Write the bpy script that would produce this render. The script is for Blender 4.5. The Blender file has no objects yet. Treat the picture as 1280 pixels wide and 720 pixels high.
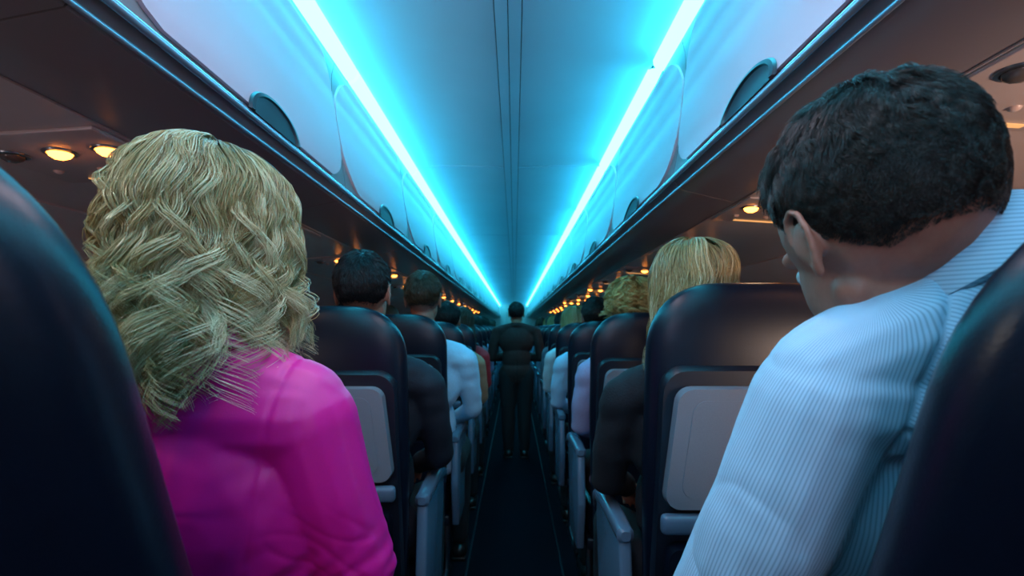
import bpy, bmesh, math, random
import numpy as np
from mathutils import Vector, Matrix, noise, Euler
random.seed(7); RNG=np.random.default_rng(7)
S=bpy.context.scene; C=S.collection; PI=math.pi; rad=math.radians
CZ=1.33; F=640.0
S.view_settings.view_transform='Standard'
S.view_settings.look='None'

# ------------------------------------------------------------------ materials
def mat(name,col,rough=.5,metal=0,bump=0,bscale=30,spec=.5,var=0,coat=0,sheen=0,stretch=(1,1,1),emit=None,es=0,bdist=.01):
    m=bpy.data.materials.new(name); m.use_nodes=True; nt=m.node_tree; N=nt.nodes; L=nt.links
    b=N['Principled BSDF']
    b.inputs['Base Color'].default_value=(*col,1); b.inputs['Roughness'].default_value=rough
    b.inputs['Metallic'].default_value=metal; b.inputs['Specular IOR Level'].default_value=spec
    b.inputs['Coat Weight'].default_value=coat; b.inputs['Sheen Weight'].default_value=sheen
    if emit: b.inputs['Emission Color'].default_value=(*emit,1); b.inputs['Emission Strength'].default_value=es
    tc=N.new('ShaderNodeTexCoord'); mp=N.new('ShaderNodeMapping'); mp.inputs['Scale'].default_value=stretch
    L.new(tc.outputs['Object'],mp.inputs['Vector'])
    no=N.new('ShaderNodeTexNoise'); no.inputs['Scale'].default_value=bscale; no.inputs['Detail'].default_value=4
    L.new(mp.outputs['Vector'],no.inputs['Vector'])
    if bump:
        bp=N.new('ShaderNodeBump'); bp.inputs['Strength'].default_value=bump; bp.inputs['Distance'].default_value=bdist
        L.new(no.outputs['Fac'],bp.inputs['Height']); L.new(bp.outputs['Normal'],b.inputs['Normal'])
    if var:
        cr=N.new('ShaderNodeValToRGB'); e=cr.color_ramp.elements
        e[0].position=.3; e[1].position=.7
        e[0].color=(*[c*(1-var) for c in col],1); e[1].color=(*[min(1,c*(1+var)) for c in col],1)
        L.new(no.outputs['Fac'],cr.inputs['Fac']); L.new(cr.outputs['Color'],b.inputs['Base Color'])
    return m
def hairmat(name,c0,c1,c2,rough=.38):
    m=bpy.data.materials.new(name); m.use_nodes=True; nt=m.node_tree; N=nt.nodes; L=nt.links
    b=N['Principled BSDF']; b.inputs['Roughness'].default_value=rough; b.inputs['Specular IOR Level'].default_value=.45
    g=N.new('ShaderNodeNewGeometry'); a=N.new('ShaderNodeAttribute'); a.attribute_name='tone'
    mx=N.new('ShaderNodeMath'); mx.operation='MULTIPLY'; mx.inputs[1].default_value=.25; L.new(g.outputs['Random Per Island'],mx.inputs[0])
    ad=N.new('ShaderNodeMath'); ad.operation='MULTIPLY_ADD'; ad.inputs[1].default_value=.85; L.new(a.outputs['Fac'],ad.inputs[0]); L.new(mx.outputs[0],ad.inputs[2])
    cr=N.new('ShaderNodeValToRGB'); e=cr.color_ramp.elements
    e[0].color=(*c0,1); e[1].color=(*c2,1); k=e.new(.5); k.color=(*c1,1)
    L.new(ad.outputs[0],cr.inputs['Fac']); L.new(cr.outputs['Color'],b.inputs['Base Color'])
    return m
def emis(name,col,st):
    m=bpy.data.materials.new(name); m.use_nodes=True; nt=m.node_tree
    b=nt.nodes['Principled BSDF']; b.inputs['Base Color'].default_value=(.1,.1,.1,1)
    b.inputs['Emission Color'].default_value=(*col,1); b.inputs['Emission Strength'].default_value=st
    return m
M={}
M['leather']=mat('navy leather',(.0030,.0058,.014),.34,bump=.08,bscale=420,spec=.38,var=.15,bdist=.003)
M['shell']=mat('dark blue plastic',(.005,.008,.016),.42,bump=.05,bscale=300,bdist=.003)
M['tray']=mat('grey tray plastic',(.20,.215,.25),.28,bump=.04,bscale=400,var=.04,bdist=.003)
M['armpl']=mat('grey armrest plastic',(.10,.15,.215),.25,bump=.05,bscale=300,bdist=.003)
M['steel']=mat('brushed steel',(.25,.27,.3),.3,1)
M['bin']=mat('bin door plastic',(.66,.46,.51),.18,var=.02,bscale=3)
M['binbody']=mat('bin body plastic',(.22,.175,.18),.28,bump=.02,bscale=250,bdist=.003)
M['latch']=mat('dark latch plastic',(.02,.025,.035),.4)
M['rail']=mat('satin rail',(.45,.50,.60),.25,.6)
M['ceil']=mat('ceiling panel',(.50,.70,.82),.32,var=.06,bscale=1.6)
M['seam']=mat('dark seam',(.02,.03,.04),.6)
M['psu']=mat('service panel plastic',(.54,.41,.37),.28,var=.03,bscale=6)
M['wall']=mat('side wall plastic',(.66,.52,.49),.40,var=.04,bscale=8)
M['shade']=mat('window shade',(.5,.5,.52),.5)
M['carpet']=mat('navy carpet',(.004,.005,.010),.95,bump=.6,bscale=500,var=.4,spec=.1)
M['cyan']=emis('cyan light',(.036,.68,1.0),21)
M['warm']=emis('warm lamp',(1.0,.27,.035),13)
M['off']=mat('unlit lamp glass',(.10,.08,.07),.15)
M['dim']=emis('sign glow',(.9,.40,.12),1.1)
M['skin']=mat('skin',(.32,.135,.09),.55,bump=.1,bscale=180,var=.06,bdist=.003)
M['skin_tan']=mat('tan skin',(.34,.16,.10),.5,bump=.1,bscale=180,var=.06,bdist=.003)
M['eyew']=mat('eye white',(.6,.6,.6),.15); M['eyed']=mat('eye iris',(.03,.02,.015),.1)
M['pink']=mat('magenta blazer cloth',(.74,.005,.25),.45,bump=.06,bscale=700,var=.03,bdist=.002)
M['black']=mat('black cloth',(.005,.006,.010),.85,bump=.3,bscale=200,bdist=.004)
M['trouser']=mat('dark trouser cloth',(.006,.006,.008),.85,bump=.3,bscale=200,bdist=.004)
M['shoe']=mat('black shoe leather',(.01,.01,.01),.3)
M['suit']=mat('charcoal brown suit cloth',(.034,.011,.009),.85,bump=.3,bscale=200,bdist=.004)
M['h_blond']=hairmat('blonde hair',(.07,.040,.012),(.50,.36,.15),(1.0,.90,.60),.27)  # dark end of the ramp paints in the shadow between locks
M['h_dark']=hairmat('dark brown hair',(.005,.0035,.003),(.012,.008,.006),(.032,.022,.015),.42)
M['h_black']=hairmat('black hair',(.004,.004,.005),(.009,.008,.009),(.018,.016,.016),.45)
M['h_gold']=hairmat('golden curly hair',(.20,.10,.02),(.58,.36,.11),(.90,.66,.30))
M['h_brown']=hairmat('brown hair',(.025,.014,.008),(.07,.04,.02),(.13,.08,.04),.42)
def cloth(n,c): return mat(n,c,.8,bump=.25,bscale=180,var=.08,bdist=.004)
def stripes():
    m=mat('blue striped shirt',(.40,.66,.80),.65,sheen=.1); nt=m.node_tree; N=nt.nodes; L=nt.links; b=N['Principled BSDF']
    a=N.new('ShaderNodeAttribute'); a.attribute_name='stripe'
    mu=N.new('ShaderNodeMath'); mu.operation='MULTIPLY'; mu.inputs[1].default_value=2*PI/.0034; L.new(a.outputs['Fac'],mu.inputs[0])
    sn=N.new('ShaderNodeMath'); sn.operation='SINE'; L.new(mu.outputs[0],sn.inputs[0])
    mr=N.new('ShaderNodeMapRange'); mr.inputs[1].default_value=-1; mr.inputs[2].default_value=1; L.new(sn.outputs[0],mr.inputs[0])
    cr=N.new('ShaderNodeValToRGB'); e=cr.color_ramp.elements; e[0].position=.05; e[1].position=.6
    e[0].color=(.25,.41,.55,1); e[1].color=(.42,.62,.78,1)
    L.new(mr.outputs[0],cr.inputs['Fac']); L.new(cr.outputs['Color'],b.inputs['Base Color'])
    return m
M['stripe']=stripes()

# ------------------------------------------------------------------ helpers
def link(name,me,m=None,parent=None,smooth=True):
    o=bpy.data.objects.new(name,me); C.objects.link(o)
    if m is not None:
        for mm in (m if isinstance(m,(list,tuple)) else [m]): me.materials.append(mm)
    if smooth: me.polygons.foreach_set('use_smooth',[True]*len(me.polygons))
    if parent: o.parent=parent
    return o
def obj(name,bm,m,parent=None,smooth=True,sharp=True):
    me=bpy.data.meshes.new(name); bmesh.ops.recalc_face_normals(bm,faces=bm.faces); bm.to_mesh(me); bm.free()
    o=link(name,me,m,parent,smooth)
    if smooth and sharp:
        try: me.set_sharp_from_angle(angle=rad(38))
        except Exception: pass
    return o
def tag(o,label,cat,group=None):
    o['label']=label; o['category']=cat
    if group: o['group']=group
    return o
def thing(name,label,cat,loc=(0,0,0),rz=0,group=None):
    o=bpy.data.objects.new(name,None); C.objects.link(o); o.location=loc; o.rotation_euler=(0,0,rz); o.empty_display_size=.1
    return tag(o,label,cat,group)
def struct(name,bm,m,smooth=False):
    o=obj(name,bm,m,smooth=smooth); o['kind']='structure'; return o
def dup(root,loc,label,group=None,rz=0,skip=(),skipn=()):
    r=root.copy(); C.objects.link(r); r.location=loc; r.rotation_euler=(0,0,rz); r['label']=label
    if group: r['group']=group
    elif 'group' in r: del r['group']
    for ch in list(root.children):
        if ch in skip or ch.name.split('.')[0] in skipn: continue
        c=ch.copy(); C.objects.link(c); c.parent=r
        for g in ch.children:
            d=g.copy(); C.objects.link(d); d.parent=c
    return r
def rbox(bm,c,s,bev=.008,seg=3,rot=None):
    t=bmesh.new(); bmesh.ops.create_cube(t,size=1)
    bmesh.ops.scale(t,vec=Vector(s),verts=t.verts)
    if bev: bmesh.ops.bevel(t,geom=list(t.edges),offset=bev,segments=seg,profile=.5,affect='EDGES')
    mt=Matrix.Translation(Vector(c))
    if rot: mt=mt@Euler(rot).to_matrix().to_4x4()
    t.transform(mt); me=bpy.data.meshes.new('t'); t.to_mesh(me); t.free(); bm.from_mesh(me); bpy.data.meshes.remove(me)
def ell(bm,c,r,rot=None,sub=3,M4=None):
    mt=Matrix.Translation(Vector(c))
    if rot: mt=mt@Euler(rot).to_matrix().to_4x4()
    mt=mt@Matrix.Diagonal((r[0],r[1],r[2],1))
    if M4 is not None: mt=M4@mt
    bmesh.ops.create_icosphere(bm,subdivisions=sub,radius=1,matrix=mt)
def cap(bm,p0,r0,p1,r1,M4=None,seg=14):
    p0=Vector(p0); p1=Vector(p1)
    if M4 is not None:
        sc=M4.to_scale()[0]; p0=M4@p0; p1=M4@p1; r0*=sc; r1*=sc
    d=p1-p0; Ln=d.length
    if Ln<1e-6: return
    z=d/Ln; x=z.orthogonal().normalized(); y=z.cross(x)
    rings=[]; 
    for k in range(1,5): a=-PI/2+k*PI/10; rings.append((p0+z*r0*math.sin(a),r0*math.cos(a)))
    rings.append((p0,r0)); rings.append((p1,r1))
    for k in range(1,5): a=k*PI/10; rings.append((p1+z*r1*math.sin(a),r1*math.cos(a)))
    vs=[[bm.verts.new(c+(x*math.cos(t)+y*math.sin(t))*r) for t in [2*PI*i/seg for i in range(seg)]] for c,r in rings]
    a=bm.verts.new(p0-z*r0); b=bm.verts.new(p1+z*r1)
    for A,B in zip(vs,vs[1:]):
        for i in range(seg): bm.faces.new((A[i],A[(i+1)%seg],B[(i+1)%seg],B[i]))
    for i in range(seg):
        bm.faces.new((a,vs[0][(i+1)%seg],vs[0][i])); bm.faces.new((b,vs[-1][i],vs[-1][(i+1)%seg]))
def chain(bm,pts,M4=None,inf=0):
    for (p,r),(q,s) in zip(pts,pts[1:]): cap(bm,p,r+inf,q,s+inf,M4)
def remesh(bm,name,m,parent,voxel=.006,it=4,fn=None,fac=.5,pre=None):
    me=bpy.data.meshes.new('tmp'); bm.to_mesh(me); bm.free()
    o=bpy.data.objects.new('tmp',me); C.objects.link(o)
    r=o.modifiers.new('r','REMESH'); r.mode='VOXEL'; r.voxel_size=voxel
    s=o.modifiers.new('s','SMOOTH'); s.factor=fac; s.iterations=it
    dg=bpy.context.evaluated_depsgraph_get(); dg.update()
    nm=bpy.data.meshes.new_from_object(o.evaluated_get(dg),depsgraph=dg); nm.name=name
    bpy.data.objects.remove(o); bpy.data.meshes.remove(me)
    nm.materials.clear()
    if pre:
        a=nm.attributes.new('stripe','FLOAT','POINT'); a.data.foreach_set('value',[pre(v.co) for v in nm.vertices])
    if fn:
        ns=[v.normal.copy() for v in nm.vertices]
        for v,n in zip(nm.vertices,ns): v.co=v.co+n*fn(v.co)
    return link(name,nm,m,parent)
def extr(bm,prof,y0,y1,closed=True,ny=1):
    rows=[[bm.verts.new((x,y0+(y1-y0)*k/ny,z)) for x,z in prof] for k in range(ny+1)]
    n=len(prof)
    for A,B in zip(rows,rows[1:]):
        for i in range(n if closed else n-1): bm.faces.new((A[i],A[(i+1)%n],B[(i+1)%n],B[i]))
    if closed: bm.faces.new(rows[0]); bm.faces.new(rows[-1][::-1])

# ------------------------------------------------------------------ cabin shell
Y0,Y1=-1.6,21.0
def Z(z): return z+CZ
bm=bmesh.new(); rbox(bm,(0,(Y0+Y1)/2,-.03),(3.9,Y1-Y0,.06),0); struct('floor',bm,M['carpet'])
for k,s in enumerate((-1,1)):
    bm=bmesh.new(); rbox(bm,(s*.262,(Y0+Y1)/2,.004),(.010,Y1-Y0,.008),0); struct('trim_%d'%(k+1),bm,M['shell'])
ys=[Y0]; yy=.80
while yy<Y1: ys.append(yy); yy+=2.25
ys.append(Y1)
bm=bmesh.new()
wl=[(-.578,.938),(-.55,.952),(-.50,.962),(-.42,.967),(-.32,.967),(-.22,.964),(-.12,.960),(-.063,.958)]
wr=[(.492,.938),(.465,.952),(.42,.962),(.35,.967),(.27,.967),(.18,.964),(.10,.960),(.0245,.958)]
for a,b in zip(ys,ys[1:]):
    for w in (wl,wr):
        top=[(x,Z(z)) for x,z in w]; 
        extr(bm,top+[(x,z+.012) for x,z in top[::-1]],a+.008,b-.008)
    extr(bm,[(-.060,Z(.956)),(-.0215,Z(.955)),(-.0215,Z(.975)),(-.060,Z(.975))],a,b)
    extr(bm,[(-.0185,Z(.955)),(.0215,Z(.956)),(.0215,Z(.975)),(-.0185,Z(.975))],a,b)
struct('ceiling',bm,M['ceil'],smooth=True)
bm=bmesh.new(); extr(bm,[(-1.9,Z(1.03)),(1.9,Z(1.03)),(1.9,Z(1.05)),(-1.9,Z(1.05))],Y0,Y1)
extr(bm,[(-.07,Z(.978)),(.04,Z(.978)),(.04,Z(.988)),(-.07,Z(.988))],Y0,Y1)
struct('trim_3',bm,M['seam'])
for side,s in (('left',-1),('right',1)):
    bm=bmesh.new()
    pr=[(1.30,.345),(1.42,.33),(1.55,.26),(1.68,.10),(1.77,-.10),(1.84,-.4),(1.86,-.7),(1.86,-1.33),(1.95,-1.33),(1.95,1.04),(1.30,1.04)]
    extr(bm,[(s*x,Z(z)) for x,z in pr],Y0,Y1); struct('wall_'+side,bm,M['wall'],smooth=True)
    xa={-1:.79,1:.685}[s]
    bm=bmesh.new(); extr(bm,[(s*xa,Z(.385)),(s*1.31,Z(.350)),(s*1.31,Z(.42)),(s*xa,Z(.42))],Y0,Y1)
    struct('trim_%d'%(4 if s<0 else 5),bm,M['psu'])
for nm,yy in (('wall_front',Y1),('wall_back',Y0)):
    bm=bmesh.new(); rbox(bm,(0,yy,1.17),(3.9,.04,2.42),0); struct(nm,bm,M['wall'])
bm=bmesh.new(); rbox(bm,(0,Y1-.04,1.0),(.7,.03,2.0),.01); struct('door_1',bm,M['psu'])
n=1
for s in (-1,1):
    for k in range(10):
        yc=.9+.55*k
        bm=bmesh.new()
        mt=Matrix.Translation((s*1.735,yc,Z(-.03)))@Matrix.Rotation(s*(-rad(24)),4,'Y')
        def ring(rx,rz,off): return [mt@Vector((s*-off,rx*math.copysign(abs(math.cos(t))**.6,math.cos(t)),rz*math.copysign(abs(math.sin(t))**.6,math.sin(t)))) for t in [2*PI*i/32 for i in range(32)]]
        R=[ring(.17,.22,.0),ring(.16,.21,.012),ring(.13,.18,.012),ring(.12,.165,-.004)]
        V=[[bm.verts.new(p) for p in r] for r in R]
        for A,B in zip(V,V[1:]):
            for i in range(32): bm.faces.new((A[i],A[(i+1)%32],B[(i+1)%32],B[i]))
        bm.faces.new(V[-1]); struct('window_%d'%n,bm,M['shade'],smooth=True); n+=1

# ------------------------------------------------------------------ overhead bins
ORD=['nearest','second','third','fourth','fifth','sixth','seventh','eighth','ninth','tenth','eleventh','twelfth','thirteenth','fourteenth','fifteenth','sixteenth','seventeenth','eighteenth','nineteenth','twentieth','twenty-first','twenty-second']
def resample(p,n):
    p=[Vector(q) for q in p]; d=[0]
    for a,b in zip(p,p[1:]): d.append(d[-1]+(b-a).length)
    out=[]
    for k in range(n):
        t=d[-1]*k/(n-1); i=0
        while i<len(d)-2 and d[i+1]<t: i+=1
        out.append(p[i].lerp(p[i+1],(t-d[i])/(d[i+1]-d[i])))
    return out,d[-1]
PROF={-1:[(-.604,.888),(-.613,.85),(-.614,.78),(-.605,.70),(-.588,.60),(-.571,.51),(-.566,.462)],
       1:[(.516,.888),(.526,.85),(.530,.78),(.526,.70),(.512,.60),(.497,.51),(.486,.462)]}
LB=1.04
def make_bin(s):
    t=thing('overhead_bin','x','overhead bin')
    face=[(x,Z(z)) for x,z in PROF[s]]
    xl=abs(face[-1][0])
    poly=face+[(s*(xl+.03),Z(.425)),(s*(.775 if s<0 else .672),Z(.388)),(s*1.28,Z(.43)),(s*1.28,Z(.84)),(s*(xl+.17),Z(.93))]
    bm=bmesh.new(); extr(bm,poly,.0,LB-.004); obj('bin_body',bm,M['binbody'],t)
    pts,Ln=resample(face,34); off=.008*-s
    bm=bmesh.new(); r=.17; rows=[]; NU=36
    for k,p in enumerate(pts[1:-1]):
        k=k+1; a=Ln*(k-.5)/33; b=Ln*(33-.7-k)/33; ins=0
        for e in (a,b):
            if e<r: ins=max(ins,r-math.sqrt(max(0,r*r-(r-e)**2)))
        ya,yb=.004+ins,LB-.007-ins
        rows.append([bm.verts.new((p[0]+off,ya+(yb-ya)*u/NU,p[1])) for u in range(NU+1)])
    for A,B in zip(rows,rows[1:]):
        for i in range(NU): bm.faces.new((A[i],A[i+1],B[i+1],B[i]))
    be=[e for e in bm.edges if len(e.link_faces)==1]
    ex=bmesh.ops.extrude_edge_only(bm,edges=be); vs=[g for g in ex['geom'] if isinstance(g,bmesh.types.BMVert)]
    bmesh.ops.translate(bm,vec=(-off*1.2,0,0),verts=vs)
    obj('bin_door',bm,M['bin'],t)
    bm=bmesh.new(); yc=LB/2; 
    def on(z):
        for (x0,z0),(x1,z1) in zip(face,face[1:]):
            if z1<=z<=z0: return x0+(x1-x0)*(z-z0)/(z1-z0)
        return face[-1][0]
    rings=[]
    for sc,o in ((1,.009),(.97,.015),(.88,.016),(.84,.0105),(.5,.010)):
        row=[]
        for i in range(25):
            a=PI*i/24; y=yc-math.cos(a)*.125*sc; z=Z(.464)+math.sin(a)*.070*sc
            row.append(bm.verts.new((on(z)-s*o,y,z)))
        rings.append(row)
    for A,B in zip(rings,rings[1:]):
        for i in range(24): bm.faces.new((A[i],A[i+1],B[i+1],B[i]))
    bm.faces.new(rings[-1]); obj('bin_latch',bm,M['latch'],t)
    return t
for s,side,y0 in ((-1,'left',.68),(1,'right',.54)):
    base=make_bin(s); y=y0-2*LB
    first=True
    vis=0
    while y<Y1-.2:
        if y+LB<.3: lab='pale overhead bin above the camera on the %s side'%side; g='overhead bins behind the view on the %s'%side
        else:
            if vis<8: lab='pale curved overhead bin, %s from the camera on the %s side'%(ORD[vis],side); g='overhead bins along the %s side'%side
            else: lab='small distant overhead bin far down the %s side of the cabin'%side; g='distant overhead bins on the %s'%side
            vis+=1
        if first: base.location=(0,y,0); base['label']=lab; base['group']=g; first=False
        else: dup(base,(0,y,0),lab,g)
        y+=LB
    bm=bmesh.new(); xl=abs(PROF[s][-1][0])
    for dx,dz,r in ((-.002,.456,.008),(.022,.432,.005)):
        extr(bm,[(s*(xl+dx)+r*math.cos(a),Z(dz)+r*math.sin(a)) for a in [2*PI*i/10 for i in range(10)]],Y0,Y1)
    struct('trim_%d'%(6 if s<0 else 7),bm,M['rail'],smooth=True)
    def seg(ya,yb):
        t=bmesh.new()
        xs=-.602 if s<0 else .516
        pr=[(xs,.8885),(xs-s*.014,.888),(xs-s*.028,.896),(xs-s*.036,.911),(xs-s*.037,.926),(xs-s*.030,.940),(xs+s*.03,.95)]
        extr(t,[(x,Z(z)) for x,z in pr],ya,yb); return t
    L=1.12; y=-1.5; me=None; v=0
    while y<Y1-.5:
        if y+L<1.3: lab='cyan cove light tube above the camera on the %s'%side; g='cove lights above the camera on the %s'%side
        elif v<6: lab='glowing cyan ceiling light tube, %s from the camera along the %s cove'%(ORD[v],side); g='cyan cove lights on the %s'%side; v+=1
        else: lab='tiny distant cyan light tube far along the %s cove'%side; g='distant cove lights on the %s'%side
        if me is None: o=obj('ceiling_light',seg(0,L-(.02 if s<0 else .09)),M['cyan'],smooth=True); me=o
        else: o=me.copy(); C.objects.link(o)
        o.location=(0,y,0); tag(o,lab,'ceiling light',g); y+=L

# ------------------------------------------------------------------ service panels
def make_psu(s):
    t=thing('service_panel','x','service panel')
    bm=bmesh.new(); rbox(bm,(0,0,.0),(.30,.30,.008),.003); obj('panel',bm,M['psu'],t)
    for i in range(3):
        x=-.10+.10*i
        bm=bmesh.new()
        pr=[(.031,-.002),(.029,-.007),(.023,-.008),(.021,-.004)]
        V=[[bm.verts.new((x+r*math.cos(a),-.05+r*math.sin(a),z)) for a in [2*PI*j/20 for j in range(20)]] for r,z in pr]
        for A,B in zip(V,V[1:]):
            for j in range(20): bm.faces.new((A[j],A[(j+1)%20],B[(j+1)%20],B[j]))
        h=obj('reading_light',bm,M['steel'],t)
        bm=bmesh.new(); ell(bm,(x,-.05,-.006),(.022,.022,.014),sub=2); obj('lamp_lens',bm,M['warm'] if i==1 else M['off'],h)
        bm=bmesh.new(); cap(bm,(x,.06,.006),.018,(x,.06,.001),.012); obj('air_vent',bm,M['psu'],t)
    bm=bmesh.new(); rbox(bm,(0,.125,-.004),(.16,.016,.003),.001); obj('seat_sign',bm,M['dim'],t)
    return t
ps=make_psu(1)
for s,side in ((-1,'left'),(1,'right')):
    for k in range(14):
        x0=.95 if s<0 else .84
        y0=1.12 if s<0 else .80
        zc=.385-.035*(x0-(.79 if s<0 else .70))/(.52 if s<0 else .61)
        loc=(s*x0,y0+.85*k,Z(zc)-.003)
        lab=('service panel with a warm reading lamp, %s under the %s bins'%(ORD[k],side)) if k<6 else 'distant service panel with tiny warm lamp under the %s bins'%side
        g='service panels under the %s bins'%side if k<6 else 'distant service panels on the %s'%side
        if s<0 and k==0: q=ps; ps.location=loc; ps['label']=lab; ps['group']=g
        else: q=dup(ps,loc,lab,g)
        q.rotation_euler=(0,s*rad(3.6),0)
        want=(1,) if k in (0,2,3,6,9) else (-1,) if k in (1,5,8) else ()
        for h in q.children:
            for l in h.children:
                if l.name.startswith('lamp_lens') and l.data.materials[0]==M['off']:
                    sg=1 if l.data.vertices[0].co.x>0 else -1
                    if sg in want:
                        l.material_slots[0].link='OBJECT'; l.material_slots[0].material=M['warm']

# ------------------------------------------------------------------ seats
PZ=.5
def make_seat():
    t=thing('airline_seat','x','seat')
    bm=bmesh.new(); rows=[]; N=40; H=.90
    for k in range(37):
        z=-.04+(H+.04)*(1-(1-k/36)**1.7)
        w=.215+.020*min(1,max(0,(z)/.5)); th=.058-.010*max(0,z)/H
        if z>.74:
            q=(z-.74)/(H-.74); f=(max(0,1-q**2.3))**(1/2.3); w*=max(.02,.30+.70*f) if q<1 else .02; th*=max(.08,f**.8)
            if q>=.999: w=.06
        if z<.02: th*=.7
        yc=-.012*math.sin(PI*max(0,z)/H)
        row=[]
        for i in range(N):
            a=2*PI*i/N; c,sn=math.cos(a),math.sin(a); e=2/3.2
            row.append(bm.verts.new((w*math.copysign(abs(c)**e,c),yc+th*math.copysign(abs(sn)**e,sn),z)))
        rows.append(row)
    for A,B in zip(rows,rows[1:]):
        for i in range(N): bm.faces.new((A[i],A[(i+1)%N],B[(i+1)%N],B[i]))
    bm.faces.new(rows[0]); bm.faces.new(rows[-1])
    parts=[]
    back=obj('backrest',bm,M['leather'],t); parts.append(back)
    def roundpanel(bm,w0,w1,z0,z1,y,th,r=.03):
        out=[]
        for cx,cz,a0 in ((1,1,0),(-1,1,90),(-1,0,180),(1,0,270)):
            w=(w1 if cz else w0)-r; zz=(z1-r) if cz else (z0+r)
            for j in range(7):
                a=rad(a0+15*j); out.append((cx*w+r*math.cos(a),zz+r*math.sin(a)))
        A=[bm.verts.new((x,y,z)) for x,z in out]; B=[bm.verts.new((x*.985,y-th,z0+(z-z0)*.985+.002)) for x,z in out]
        Cc=[bm.verts.new((x,y+.02,z)) for x,z in out]
        for P,Q in ((A,B),(Cc,A)):
            for j in range(len(out)): bm.faces.new((P[j],P[(j+1)%len(out)],Q[(j+1)%len(out)],Q[j]))
        bm.faces.new(B); 
    bm=bmesh.new(); roundpanel(bm,.218,.214,.0,.73,-.058,.012,.05); parts.append(obj('back_shell',bm,M['shell'],t))
    bm=bmesh.new(); roundpanel(bm,.205,.188,.425,.690,-.078,.014,.035); tr=obj('tray_table',bm,M['tray'],t); parts.append(tr)
    bm=bmesh.new(); roundpanel(bm,.17,.155,.45,.665,-.0885,.005,.03)
    obj('tray_recess',bm,M['tray'],tr)
    bm=bmesh.new(); rbox(bm,(0,-.095,.675),(.05,.012,.022),.004); obj('tray_latch',bm,M['armpl'],tr)
    bm=bmesh.new(); rbox(bm,(0,-.085,.392),(.42,.03,.045),.012); parts.append(obj('tray_hinge_bar',bm,M['armpl'],t))
    bm=bmesh.new(); roundpanel(bm,.19,.195,.04,.345,-.078,.022,.03); parts.append(obj('magazine_pocket',bm,M['leather'],t))
    for p in parts: p.location=(0,0,PZ); p.rotation_euler=(rad(8),0,0)
    bm=bmesh.new(); rbox(bm,(0,.25,.50),(.45,.48,.13),.045,5); obj('seat_cushion',bm,M['leather'],t)
    bm=bmesh.new(); rbox(bm,(0,.24,.42),(.46,.44,.05),.01); 
    obj('seat_pan',bm,M['shell'],t)
    for x in (-.17,.17):
        bm=bmesh.new(); chain(bm,[((x,.05,.40),.018),((x,.02,.02),.018)]); chain(bm,[((x,.02,.025),.018),((x,.42,.025),.018)]); chain(bm,[((x,.40,.40),.016),((x,.36,.03),.016)])
        obj('leg',bm,M['steel'],t)
    arms=[]
    for s in (-1,1):
        bm=bmesh.new(); rows=[]
        for y,zc,hw,hh in ((-.01,.812,.012,.012),(.0,.812,.022,.020),(.10,.816,.024,.021),(.24,.815,.025,.022),(.34,.805,.025,.023),(.385,.785,.024,.024),(.405,.76,.018,.018),(.41,.745,.006,.006)):
            rows.append([bm.verts.new((s*.258+hw*math.copysign(abs(math.cos(a))**.7,math.cos(a)),y,zc+hh*math.copysign(abs(math.sin(a))**.7,math.sin(a)))) for a in [2*PI*j/20 for j in range(20)]])
        for A,B in zip(rows,rows[1:]):
            for j in range(20): bm.faces.new((A[j],A[(j+1)%20],B[(j+1)%20],B[j]))
        bm.faces.new(rows[0]); bm.faces.new(rows[-1])
        a=obj('armrest',bm,M['armpl'],t); arms.append(a)
        bm=bmesh.new()
        pr=[(.0,.80),(.36,.79),(.35,.70),(.30,.56),(.30,.40),(.02,.40),(-.03,.60)]
        A=[bm.verts.new((s*.241,y,z)) for y,z in pr]; B=[bm.verts.new((s*.274,y,z)) for y,z in pr]
        bm.faces.new(A); bm.faces.new(B[::-1])
        for j in range(len(pr)): bm.faces.new((A[j],A[(j+1)%len(pr)],B[(j+1)%len(pr)],B[j]))
        bmesh.ops.bevel(bm,geom=list(bm.edges),offset=.009,segments=3,profile=.5,affect='EDGES')
        obj('side_panel',bm,M['armpl'],a)
    return t,arms
seat0,arms0=make_seat()
LY=[.65]+[1.54+.85*k for k in range(17)]
RY=[.65]+[1.28+.85*k for k in range(17)]
def put_seat(x,y,lab,g,skip=(),tilt=None,sz=1,skipn=()):
    o=dup(seat0,(x,y,0),lab,g,skip=skip,skipn=skipn)
    for c in o.children:
        n=c.name.split('.')[0]
        if n in ('backrest','back_shell','tray_table','tray_hinge_bar','magazine_pocket'):
            if tilt is not None: c.rotation_euler=(rad(tilt),0,0)
            c.scale=(1,1,sz)
    return o
for s,side,YS in ((-1,'left',LY),(1,'right',RY)):
    for r,y in enumerate(YS):
        if r==0:
            put_seat(s*(.485 if s<0 else .510),y,'large navy seat back at the %s frame edge, behind the %s'%(side,'woman in pink' if s<0 else 'man in stripes'),'navy seats along the %s aisle'%side,tilt=22,sz=1.155 if s<0 else 1.12,skipn=('tray_table','tray_hinge_bar','back_shell','magazine_pocket'))
        else:
            if r==1: lab='dark navy aisle seat with grey folded tray just beyond the %s'%('woman in pink' if s<0 else 'man in stripes')
            elif r<9: lab='dark navy aisle seat on the %s, %s row ahead of the camera'%(side,ORD[r])
            else: lab='tiny distant navy aisle seat far along the %s side'%side
            put_seat(s*.535,y,lab,'navy seats along the %s aisle'%side if r<9 else 'distant aisle seats on the %s'%side,sz=(1.045 if (s>0 and r==1) else 1.0 if r<3 else .975))
        if 0<r<6:
            put_seat(s*1.055,y,'dark navy middle seat on the %s side, %s row ahead of the camera'%(side,ORD[r]),'navy middle seats on the %s'%side,skip=(arms0[0],) if s>0 else (arms0[1],))
for o in [seat0]+[c for c in seat0.children_recursive]: bpy.data.objects.remove(o)

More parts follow.
